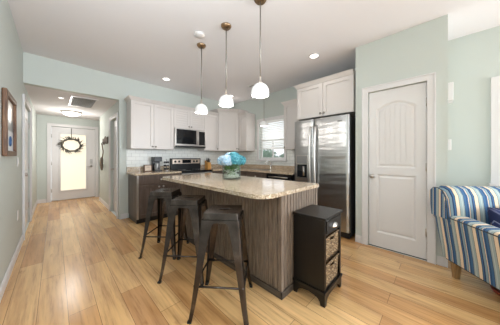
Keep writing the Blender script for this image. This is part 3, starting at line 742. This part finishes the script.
for k in range(16):
    a = random.random()*2*PI; b_ = a+random.uniform(1.5, 3.5); m.tube([(VX+.105*math.cos(a), VY+.105*math.sin(a), VZ+random.uniform(.03, .08)), (VX+.1*math.cos(b_), VY+.1*math.sin(b_), VZ+random.uniform(.1, .15))], .0045, 5)
m.build('crossed_stems', PEBBLE, t)['kind'] = 'stuff'
heads = [(-.115, .0, .245, .074, 0), (-.05, -.085, .25, .078, 0), (-.03, .06, .295, .074, 0), (.06, -.07, .262, .08, 1), (.115, .03, .25, .076, 1), (.035, .0, .30, .074, 1), (.02, .11, .26, .07, 1)]
names = ['pale blue hydrangea at the far left of the vase', 'pale blue hydrangea low at the front of the vase', 'whitish blue hydrangea at the top left of the bouquet', 'teal hydrangea at the front right of the bouquet', 'teal hydrangea at the far right of the bouquet', 'teal hydrangea highest in the middle of the bouquet', 'teal hydrangea at the back of the bouquet']
# camera right vector on the floor plane, used only to spread the heads across the vase
for (hx, hy, hz, hr, kind), nm in zip(heads, names):
    ca, sa = math.cos(-.79), math.sin(-.79); px, py = VX+hx*ca-hy*sa, VY+hx*sa+hy*ca
    f = thing('hydrangea', nm, 'flower', (px, py, VZ+hz-hr), group='hydrangeas in the vase')
    m = MB()
    for k in range(120):
        ph = math.acos(1-1.75*(k+.5)/120); th = k*2.39996
        dr = Vector((math.sin(ph)*math.cos(th), math.sin(ph)*math.sin(th), math.cos(ph)*.85)); c = Vector((px, py, VZ+hz))+dr*hr*(1+random.uniform(-.16, .08))
        q = Vector((0, 0, 1)).rotation_difference(dr.normalized()).to_matrix(); rot = random.random()*PI; s_ = .021
        for pk in range(4):
            a = rot+pk*PI/2; pts = [(0, 0, -.003), (s_*.7, -s_*.55, .001), (s_*1.25, 0, .004), (s_*.7, s_*.55, .001)]
            m.bm.faces.new([m.bm.verts.new(c+q @ Vector((x*math.cos(a)-y*math.sin(a), x*math.sin(a)+y*math.cos(a), z))) for x, y, z in pts])
    m.ball((px, py, VZ+hz), hr*.8, 2)
    m.build('flower_head', TEALF if kind else BLUEF, f)
    m = MB(); bx_, by_ = VX+(px-VX)*-.5, VY+(py-VY)*-.5
    m.tube([(px, py, VZ+hz-.04), (VX+(px-VX)*.55, VY+(py-VY)*.55, VZ+.16), (bx_, by_, VZ+.05)], .0055, 6); m.build('stem', STEM, f)
    m = MB()
    for k in range(4):
        a = random.random()*2*PI; R0 = Vector((px*.45+VX*.55, py*.45+VY*.55, VZ+.1+.03*k)); dv_ = Vector((math.cos(a), math.sin(a), .35)).normalized(); sd_ = dv_.cross(Vector((0, 0, 1))).normalized()
        L_ = .075
        for s0, s1, w0, w1 in ((0, .35, .002, .026), (.35, .7, .026, .022), (.7, 1, .022, .001)):
            m.quad([R0+dv_*L_*s0-sd_*w0, R0+dv_*L_*s1-sd_*w1, R0+dv_*L_*s1+sd_*w1, R0+dv_*L_*s0+sd_*w0])
    m.build('leaves', LEAF, f)

# ------------------------------------------------------------------ pendants
def pendant(x, y, zb, label, power=4.5):
    t = thing('pendant_lamp', label, 'pendant lamp', (x, y, zb), group='white glass pendant lamps')
    MB().lathe([(0, ZC-.03), (.05, ZC-.028), (.062, ZC-.012), (.062, ZC-.001), (0, ZC-.001)], (x, y, 0), 28).build('ceiling_canopy', BRONZE, t)
    MB().tube([(x, y, zb+.2), (x, y, ZC-.025)], .006, 8).build('rod', RODM, t)
    MB().lathe([(.028, zb+.128), (.026, zb+.14), (.015, zb+.15), (.012, zb+.19), (.008, zb+.2), (0, zb+.2)], (x, y, 0), 20).build('socket_cap', NICKEL, t)
    pr = [(.1, 0), (.101, .025), (.097, .055), (.086, .085), (.066, .11), (.044, .125), (.026, .131), (.024, .127), (.042, .121), (.063, .106), (.082, .082), (.093, .054), (.097, .025), (.096, .001)]
    sh = MB().lathe([(r*.87, (z-.131)*.92+.131+zb) for r, z in pr], (x, y, 0), 72, .02, 18, cap=False).build('glass_shade', SHADE, t, smooth=True)
    MB().ball((x, y, zb+.065), .024, 2).build('bulb', LAMP, t)
    point('bulb_light', (0, 0, -.03), power, .06, parent=t)
pendant(1.45, 2.39, 1.835, 'white dome pendant over the far end of island')
pendant(1.445, 1.825, 1.83, 'white dome pendant over the middle of island')
pendant(1.438, 1.272, 1.823, 'white dome pendant nearest camera, over island front end')
pendant(3.41, 2.9, 1.93, 'small white pendant hanging in front of the sink window', 2)
# recessed cans etc.
def can(x, y, label, z=ZC, r=.08, p=9):
    t = thing('recessed_light', label, 'ceiling light', (x, y, z-.004), group='recessed ceiling lights')
    MB().lathe([(r, -.006), (r, -.001), (r-.018, -.001), (r-.018, -.006), (r, -.006)], (x, y, z), 28, cap=False).build('trim_ring', TRIM, t)
    MB().lathe([(r-.018, -.005), (0, -.005)], (x, y, z), 28, cap=False).build('lens', LAMP, t)
    if p: spot('can_light', (0, 0, -.02), p, t)
can(1.58, 3.94, 'recessed ceiling light above the far left wall cabinets', p=5)
can(2.84, 1.39, 'recessed ceiling light in front of the refrigerator cabinet', p=3)
can(3.2, 3.85, 'recessed ceiling light in the kitchen corner behind the middle pendant')
can(.08, 5.1, 'tiny recessed light in the low hallway ceiling', ZL, .05, 2)
tag(MB().lathe([(.065, -.001), (.065, -.02), (.05, -.032), (0, -.034)], (1.3, 2.19, ZC), 28).build('smoke_detector', TRIM), 'white round smoke detector on ceiling beside the far pendant', 'smoke detector')
t = thing('flush_light', 'round frosted flush ceiling light in the hallway', 'ceiling light', (.29, 6.5, ZL-.1))
MB().lathe([(.19, -.001), (.19, -.03), (.175, -.035), (0, -.035)], (.29, 6.5, ZL), 36).build('metal_rim', NICKEL, t)
MB().lathe([(.172, -.036), (.15, -.065), (.1, -.09), (.04, -.1), (0, -.102)], (.29, 6.5, ZL), 36).build('frosted_bowl', LAMP, t)
point('hall_light', (0, 0, -.14), 8, .12, parent=t); spot('hall_downlight', (0, 0, -.03), 22, t)
def vent(x0, x1, y0, y1, z, label, k=12):
    t = thing('ceiling_vent', label, 'vent', ((x0+x1)/2, (y0+y1)/2, z-.01))
    Fz2 = lambda a, b, zz: Vector((a, zz, b))
    MB().plate(Fz2, [(x0, y0), (x1, y0), (x1, y1), (x0, y1)], [[(x0+.03, y0+.03), (x1-.03, y0+.03), (x1-.03, y1-.03), (x0+.03, y1-.03)]], z-.012, z-.001).build('vent_frame', TRIM, t)
    MB().box(x0+.03, x1-.03, y0+.03, y1-.03, z-.002, z-.001).build('dark_duct', mat('duct', (.05, .05, .05), .8), t)
    m = MB(); s_ = (x1-x0-.06)/k
    for i in range(k): p = x0+.03+s_*i; m.hexa([(p, y0+.03, z-.004), (p+.002, y0+.03, z-.004), (p+.002, y1-.03, z-.004), (p, y1-.03, z-.004), (p+s_*.22, y0+.03, z-.012), (p+s_*.22+.004, y0+.03, z-.012), (p+s_*.22+.004, y1-.03, z-.012), (p+s_*.22, y1-.03, z-.012)])
    m.build('louvres', mat('louvre_grey', srgb(150, 150, 148), .5), t)
vent(.2, .6, 4.76, 5.66, ZL, 'large white return air grille in the low hallway ceiling', 12)
vent(3.0, 3.1, 2.75, 3.05, ZC, 'small supply vent in kitchen ceiling behind the nearest pendant', 5)

# ------------------------------------------------------------------ counter objects
YO = 4.22
t = thing('wooden_sign', 'small square framed sign on counter left of coffee maker', 'sign', (1.355, 4.3, .9225))
MB().plate(faceN(4.3), [(1.275, .9225), (1.43, .9225), (1.43, 1.06), (1.275, 1.06)], [[(1.29, .937), (1.415, .937), (1.415, 1.045), (1.29, 1.045)]], -.03, .012).build('sign_frame', BROWNF, t)
pn = MB().fbox(faceN(4.3), 1.29, 1.415, -.02, .002, .937, 1.045).build('sign_panel', mat('cream_panel', srgb(232, 214, 196), .7), t)
MB().fbox(faceN(4.3), 1.325, 1.38, .002, .003, 1.005, 1.012).build('painted_line', mat('sign_ink', srgb(150, 130, 116), .8), pn)
t = thing('coffee_maker', 'black drip coffee maker with glass carafe on left counter', 'coffee maker', (1.53, 4.28, .9225))
F_ = faceN(4.3)
MB().fbox(F_, 1.45, 1.60, -.1, .1, .9225, .945).build('base', BLACK, t, bevel=.004)
MB().fbox(F_, 1.45, 1.60, -.1, -.03, .945, 1.14).build('column', BLACK, t, bevel=.004)
MB().fbox(F_, 1.445, 1.605, -.1, .09, 1.125, 1.225).build('brew_head', BLACK, t, bevel=.01)
m = MB().lathe([(.05, .947), (.06, .97), (.06, 1.03), (.045, 1.07), (.045, 1.085)], (1.52, 4.25, 0), 24, cap=False); cf = m.build('carafe', mat('carafe_glass', (.32, .32, .32), .06, .3), t)
MB().tube([(1.52, 4.195, 1.07), (1.52, 4.165, 1.05), (1.52, 4.165, .98), (1.52, 4.2, .965)], .006).build('carafe_handle', BLACK, cf)
t = thing('pod_carousel', 'wire pod carousel between coffee maker and stove', 'carousel', (1.71, 4.25, .9225))
MB().lathe([(.055, 0), (.055, .008), (.008, .012), (.006, .24), (.012, .25), (0, .255)], (1.71, 4.25, .9225), 20).build('stand', CHROME, t)
for i in range(3):
    for k in range(5):
        a = 2*PI*k/5+i*.3; MB().ball((1.71+.04*math.cos(a), 4.25+.04*math.sin(a), .965+i*.07), (.02, .02, .024), 1).build('pod', BLACK, t)
t = thing('knife_block', 'honey wood knife block with black handles right of stove', 'knife block', (2.79, 4.26, .9225))
m = MB(); x0, x1 = 2.74, 2.84
m.hexa([(x0, 4.2, .9225), (x1, 4.2, .9225), (x1, 4.34, .9225), (x0, 4.34, .9225), (x0, 4.22, 1.07), (x1, 4.22, 1.07), (x1, 4.36, 1.13), (x0, 4.36, 1.13)]); m.build('block', BLOCK, t, bevel=.004)
for i in range(3):
    for j in range(2):
        p = Vector((x0+.02+.03*i, 4.26+.05*j, 1.085+.02*j)); MB().tube([p, p+Vector((0, -.03, .085+.012*((i+j) % 2)))], .009, 8).build('knife_handle', BLACK, t)

# ------------------------------------------------------------------ left wall objects
t = thing('framed_mirror', 'brown gilt framed mirror on the left wall, reflection painted on', 'mirror', (XL+.02, 3.07, 1.24))
MB().plate(Fl, [(2.76, 1.23), (3.38, 1.23), (3.38, 1.84), (2.76, 1.84)], [[(2.81, 1.28), (3.33, 1.28), (3.33, 1.79), (2.81, 1.79)]], .002, .035).build('frame', BROWNF, t, bevel=.008)
REFLECT = mat('painted_reflection', rough=.3); n = N(REFLECT); tc = n.n('ShaderNodeTexCoord'); sp = n.n('ShaderNodeSeparateXYZ'); n.l(tc.outputs['Generated'], sp.inputs[0])
n.col(n.ramp(sp.outputs[2], [(0, srgb(214, 222, 230)), (.38, srgb(225, 228, 232)), (.42, srgb(120, 128, 132)), (.6, srgb(150, 156, 156)), (.66, srgb(206, 194, 182)), (1, srgb(216, 206, 196))]))  # colour bands painted in for what the mirror reflects
a_ = MB().fbox(Fl, 2.812, 3.328, .003, .012, 1.282, 1.788).build('reflection_panel', REFLECT, t)
pts = [Fl(3.12+.045*math.cos(2*PI*i/24), .013, 1.38+.045*math.sin(2*PI*i/24)) for i in range(25)]
MB().tube(pts, .008, 6).build('reflected_ring', mat('reflected_blue', srgb(60, 96, 140), .6), a_)  # ring belongs to the painted reflection
def plate_on(F, a, z, label, kind='light_switch', cat='switch', h=.12):
    t = thing(kind, label, cat, F(a, 0, z-h/2))
    MB().fbox(F, a-.037, a+.037, .001, .007, z-h/2, z+h/2).build('cover_plate', TRIM, t, bevel=.002)
    if kind == 'power_outlet':
        for dz in (-.026, .026): MB().fbox(F, a-.016, a+.016, .007, .009, z+dz-.014, z+dz+.014).build('socket', mat('socket_white', srgb(220, 218, 214), .4), t)
    else: MB().fbox(F, a-.012, a+.012, .007, .012, z-.03, z+.03).build('rocker', TRIM, t, bevel=.002)
plate_on(Fl, 3.82, 1.16, 'white light switch on left wall, beside the hallway door')
plate_on(Fl, 3.82, .48, 'white power outlet low on the left wall', 'power_outlet', 'outlet')
# pantry return wall devices
Fs = faceN(-.07)
t = thing('door_chime', 'tall white box on wall corner right of the pantry door', 'chime', Fs(3.3, 0, 1.86)); MB().fbox(Fs, 3.12, 3.3, .001, .045, 1.86, 2.06).build('chime_cover', TRIM, t, bevel=.004)
t = thing('thermostat', 'small white thermostat below the chime box by pantry corner', 'thermostat', Fs(3.25, 0, 1.3)); MB().fbox(Fs, 3.15, 3.27, .001, .03, 1.3, 1.42).build('thermostat_cover', TRIM, t, bevel=.004)

# ------------------------------------------------------------------ hall objects
t = thing('wall_hook_rack', 'small dark carved hook rack on the hallway wall', 'hook rack', (.86, 5.98, 1.56))
m = MB(); m.plate(Fh, [(5.52, 1.56), (5.64, 1.53), (5.85, 1.56), (6.06, 1.53), (6.2, 1.58), (6.19, 1.69), (6.03, 1.67), (5.86, 1.73), (5.68, 1.67), (5.53, 1.7)], [], .001, .022); m.build('rack_board', mat('carved_brown', srgb(84, 70, 60), .6), t, bevel=.003)
for a in (5.62, 5.82, 6.02, 6.14): MB().tube([Fh(a, .02, 1.6), Fh(a, .045, 1.58), Fh(a, .055, 1.55), Fh(a, .045, 1.535), Fh(a, .05, 1.56)], .004, 6).build('hook', BLACK, t)
t = thing('hanging_leash', 'brown braided leash with grey pouch hanging from hook rack', 'leash', (.82, 6.02, .95))
m = MB(); m.tube([Fh(6.02+.02*math.sin(i*.9), .04+.01*math.cos(i), 1.55-.06*i) for i in range(8)], .012, 6); m.build('strap', TWIG2, t)
m = MB()
for k, (dx, zz, rr_) in enumerate(((0, 1.12, .05), (.03, 1.04, .055), (-.02, .99, .045))): m.ball(Fh(6.02+dx, .06, zz), (.035, rr_, .11), 2)
m.build('pouch', GREYC, t)
# wreath
t = thing('twig_wreath', 'grey twig wreath hanging on the front door glass', 'wreath', (.33, YE-.03, 1.52))
cx, cz, yy = .33, 1.56, YE-.0
m = MB()
for k in range(5):
    ph = random.random()*6; pts = []
    for i in range(37):
        a = 2*PI*i/36; r = .17+.012*math.sin(5*a+ph)+.004*k; pts.append((cx+r*1.1*math.cos(a), yy-.02-.01*math.cos(7*a+ph), cz+r*.95*math.sin(a)))
    m.tube(pts, .008, 6, False)
m.build('twig_ring', TWIG, t)
m = MB()
for k in range(80):
    a = random.random()*2*PI; r = .17; L_ = random.uniform(.06, .15); p = Vector((cx+r*1.1*math.cos(a), yy-.028, cz+r*.95*math.sin(a))); b = a+random.uniform(.4, 1.2)
    q = p+Vector((math.cos(b)*L_, -random.random()*.03, math.sin(b)*L_)); md = (p+q)/2; sd_ = (q-p).cross(Vector((0, 1, 0))).normalized()*.01
    m.quad([p, md+sd_, q, md-sd_]); m.tube([p, md, q], .0025, 5)
m.build('sprigs', TWIG, t)
m = MB(); m.fbox(Ff, cx-.008, cx+.008, -.008, -.003, 1.72, 2.04); m.build('hanger_ribbon', TWIG, t)

# ------------------------------------------------------------------ armchair
AR = math.atan2(-.797, .604)
AO = Vector((2.846, -.038, 0))
t = thing('armchair', 'blue and cream striped upholstered armchair at right edge', 'armchair', AO, AR)
W_ = .92; Dp = .86
def loft(m, secs, cap=True, smooth=False):
    rs = [[m.bm.verts.new(p) for p in s_] for s_ in secs]
    for a, b in zip(rs, rs[1:]):
        for i in range(len(a)):
            j = (i+1) % len(a); f = m.bm.faces.new((a[i], a[j], b[j], b[i])); f.smooth = smooth
    if cap: m.bm.faces.new(rs[0][::-1]); m.bm.faces.new(rs[-1])
    return m
def arm(side):
    m = MB(); X = (lambda x: x) if side == 0 else (lambda x: W_-x)
    secs = []
    for i in range(9):
        s_ = i/8; y = .02-(Dp+.02)*s_; zt = .655-.03*s_
        prof = [(.0, .175), (-.012, .3), (-.035, .45), (-.06, zt-.03), (-.055, zt-.008), (-.035, zt), (.05, zt+.004), (.1, zt-.01), (.115, zt-.04), (.13, .44), (.14, .3), (.14, .175)]
        sc_ = 1
        secs.append([(X(px), y+(.0 if pz < .2 else .03*(pz-.175)/.48)*(1-s_), pz) for px, pz in prof])
    return loft(m, secs).build('arm', STR_Y, t, local=True, bevel=.006)
arm(0); arm(1)
for sd_ in (0, 1):
    X = (lambda x: x) if sd_ == 0 else (lambda x: W_-x)
    MB().tube([(X(-.058), .045, .628), (X(-.058), -.4, .615), (X(-.058), -Dp, .6), (X(-.04), -Dp-.004, .45), (X(-.0), -Dp-.004, .18)], .005, 6).build('piping', PIPE, t, local=True)
# back with rolled top
prof = [(.0, .2), (.035, .45), (.055, .61), (.085, .82), (.08, .88), (.04, .918), (-.02, .922), (-.08, .9), (-.12, .84), (-.14, .72), (-.15, .61), (-.16, .52), (-.17, .4), (-.1, .2)]
m = MB(); secs = []
nX = 14
for i in range(nX+1):
    s_ = i/nX; x = -.075+(W_+.15)*s_; e = min(s_, 1-s_)*(W_+.15); k = 1 if e > .06 else .9+.1*math.sin(PI/2*e/.06)
    secs.append([((.01 if s_ == 0 else -.01 if s_ == 1 else 0)+(x if pz > .605 else max(.004, min(W_-.004, x))), -.03+(py+.03)*k, .45+(pz-.45)*(k if pz > .45 else 1)) for py, pz in prof])
loft(m, secs, smooth=True).build('backrest', STR_X, t, local=True)
for sd_ in (0, 1):
    xx = -.0765 if sd_ == 0 else W_+.0765
    P_ = [(py, pz) for py, pz in prof if pz > .605]
    k_ = .9; P_ = [(-.03+(py+.03)*k_, .62+(pz-.62)*.93) for py, pz in P_]
    MB().plate(lambda a, b, z: Vector((xx+b, a, z)), P_, [], -.011, .011).build('back_side_panel', STR_Y2, t, local=True, bevel=.004)
    MB().tube([(xx, py, pz) for py, pz in P_], .006, 6).build('piping', PIPE, t, local=True)
MB().box(.14, W_-.14, -Dp+.03, -.1, .18, .32).build('seat_base', STR_X, t, local=True, bevel=.01)
MB().box(.142, W_-.142, -Dp, -.17, .322, .46).build('seat_cushion', STR_X, t, local=True, bevel=.03)
MB().box(.01, W_-.01, -Dp+.01, -.01, .165, .18).build('bottom_panel', BLACK, t, local=True)
for (x, y) in ((.06, -.06), (W_-.06, -.06), (.06, -Dp+.07), (W_-.06, -Dp+.07)):
    m = MB(); m.hexa([(x-.02, y-.02, 0), (x+.02, y-.02, 0), (x+.02, y+.02, 0), (x-.02, y+.02, 0), (x-.03, y-.03, .166), (x+.03, y-.03, .166), (x+.03, y+.03, .166), (x-.03, y+.03, .166)]); m.build('leg', TAN, t, local=True, bevel=.002)
# cushion
PM = Matrix.Translation(AO) @ Matrix.Rotation(AR, 4, 'Z')
pc = PM @ Vector((.31, -.25, .462))
t = thing('throw_pillow', 'navy striped throw pillow resting in the striped armchair', 'pillow', pc, AR+.35)
m = MB(); S = .15; K = 12; tilt = Matrix.Rotation(-.3, 4, 'X')
def pv(i, j, sg):
    u, v_ = -1+2*i/K, -1+2*j/K; th = .06*((1-u**4)*(1-v_**4))**.6; pin = 1-.07*(u*u)*(v_*v_)*-1-.05*(1-abs(u*v_))
    return tilt @ Vector((S*u*pin, sg*th, S*v_*pin))+Vector((0, 0, S+.005))
for sg in (1, -1):
    g_ = [[m.bm.verts.new(pv(i, j, sg)) for j in range(K+1)] for i in range(K+1)]
    for i in range(K):
        for j in range(K): f = m.bm.faces.new((g_[i][j], g_[i+1][j], g_[i+1][j+1], g_[i][j+1])); f.smooth = True
bmesh.ops.remove_doubles(m.bm, verts=m.bm.verts, dist=1e-5)
m.build('pillow_cover', PILL, t, local=True)
# thing under the chair
pc = PM @ Vector((.3, -.33, 0))
tag(MB().lathe([(.1, 0), (.14, .03), (.15, .06), (.145, .06), (.13, .03), (0, .012)], (pc.x, pc.y, 0.0), 32).build('serving_bowl', RUST), 'rust red shallow bowl on the floor under the armchair', 'bowl')

# shrubs outside the sink window
for (x, y, r, lb) in ((6.3, 5.3, .7, 'green shrub outside the sink window, on the left'), (6.1, 4.0, .5, 'green shrub outside the sink window, on the right')):
    m = MB()
    for k in range(500):
        a, b = random.random()*2*PI, math.acos(random.uniform(-.6, 1)); rr_ = r*random.uniform(.8, 1.0); c = Vector((x+rr_*math.cos(a)*math.sin(b), y+rr_*math.sin(a)*math.sin(b), .95+rr_*math.cos(b)*.9))
        d1 = Vector((random.gauss(0, 1), random.gauss(0, 1), random.gauss(0, 1))).normalized()*.06; d2 = d1.orthogonal().normalized()*.04; m.quad([c-d1, c-d2, c+d1, c+d2])
    m.ball((x, y, .95), (r*.85, r*.85, r*.8), 2)
    m.tube([(x, y, -.1), (x, y, .9)], .05); tag(m.build('shrub', BUSH), lb, 'shrub', 'shrubs outside the window')
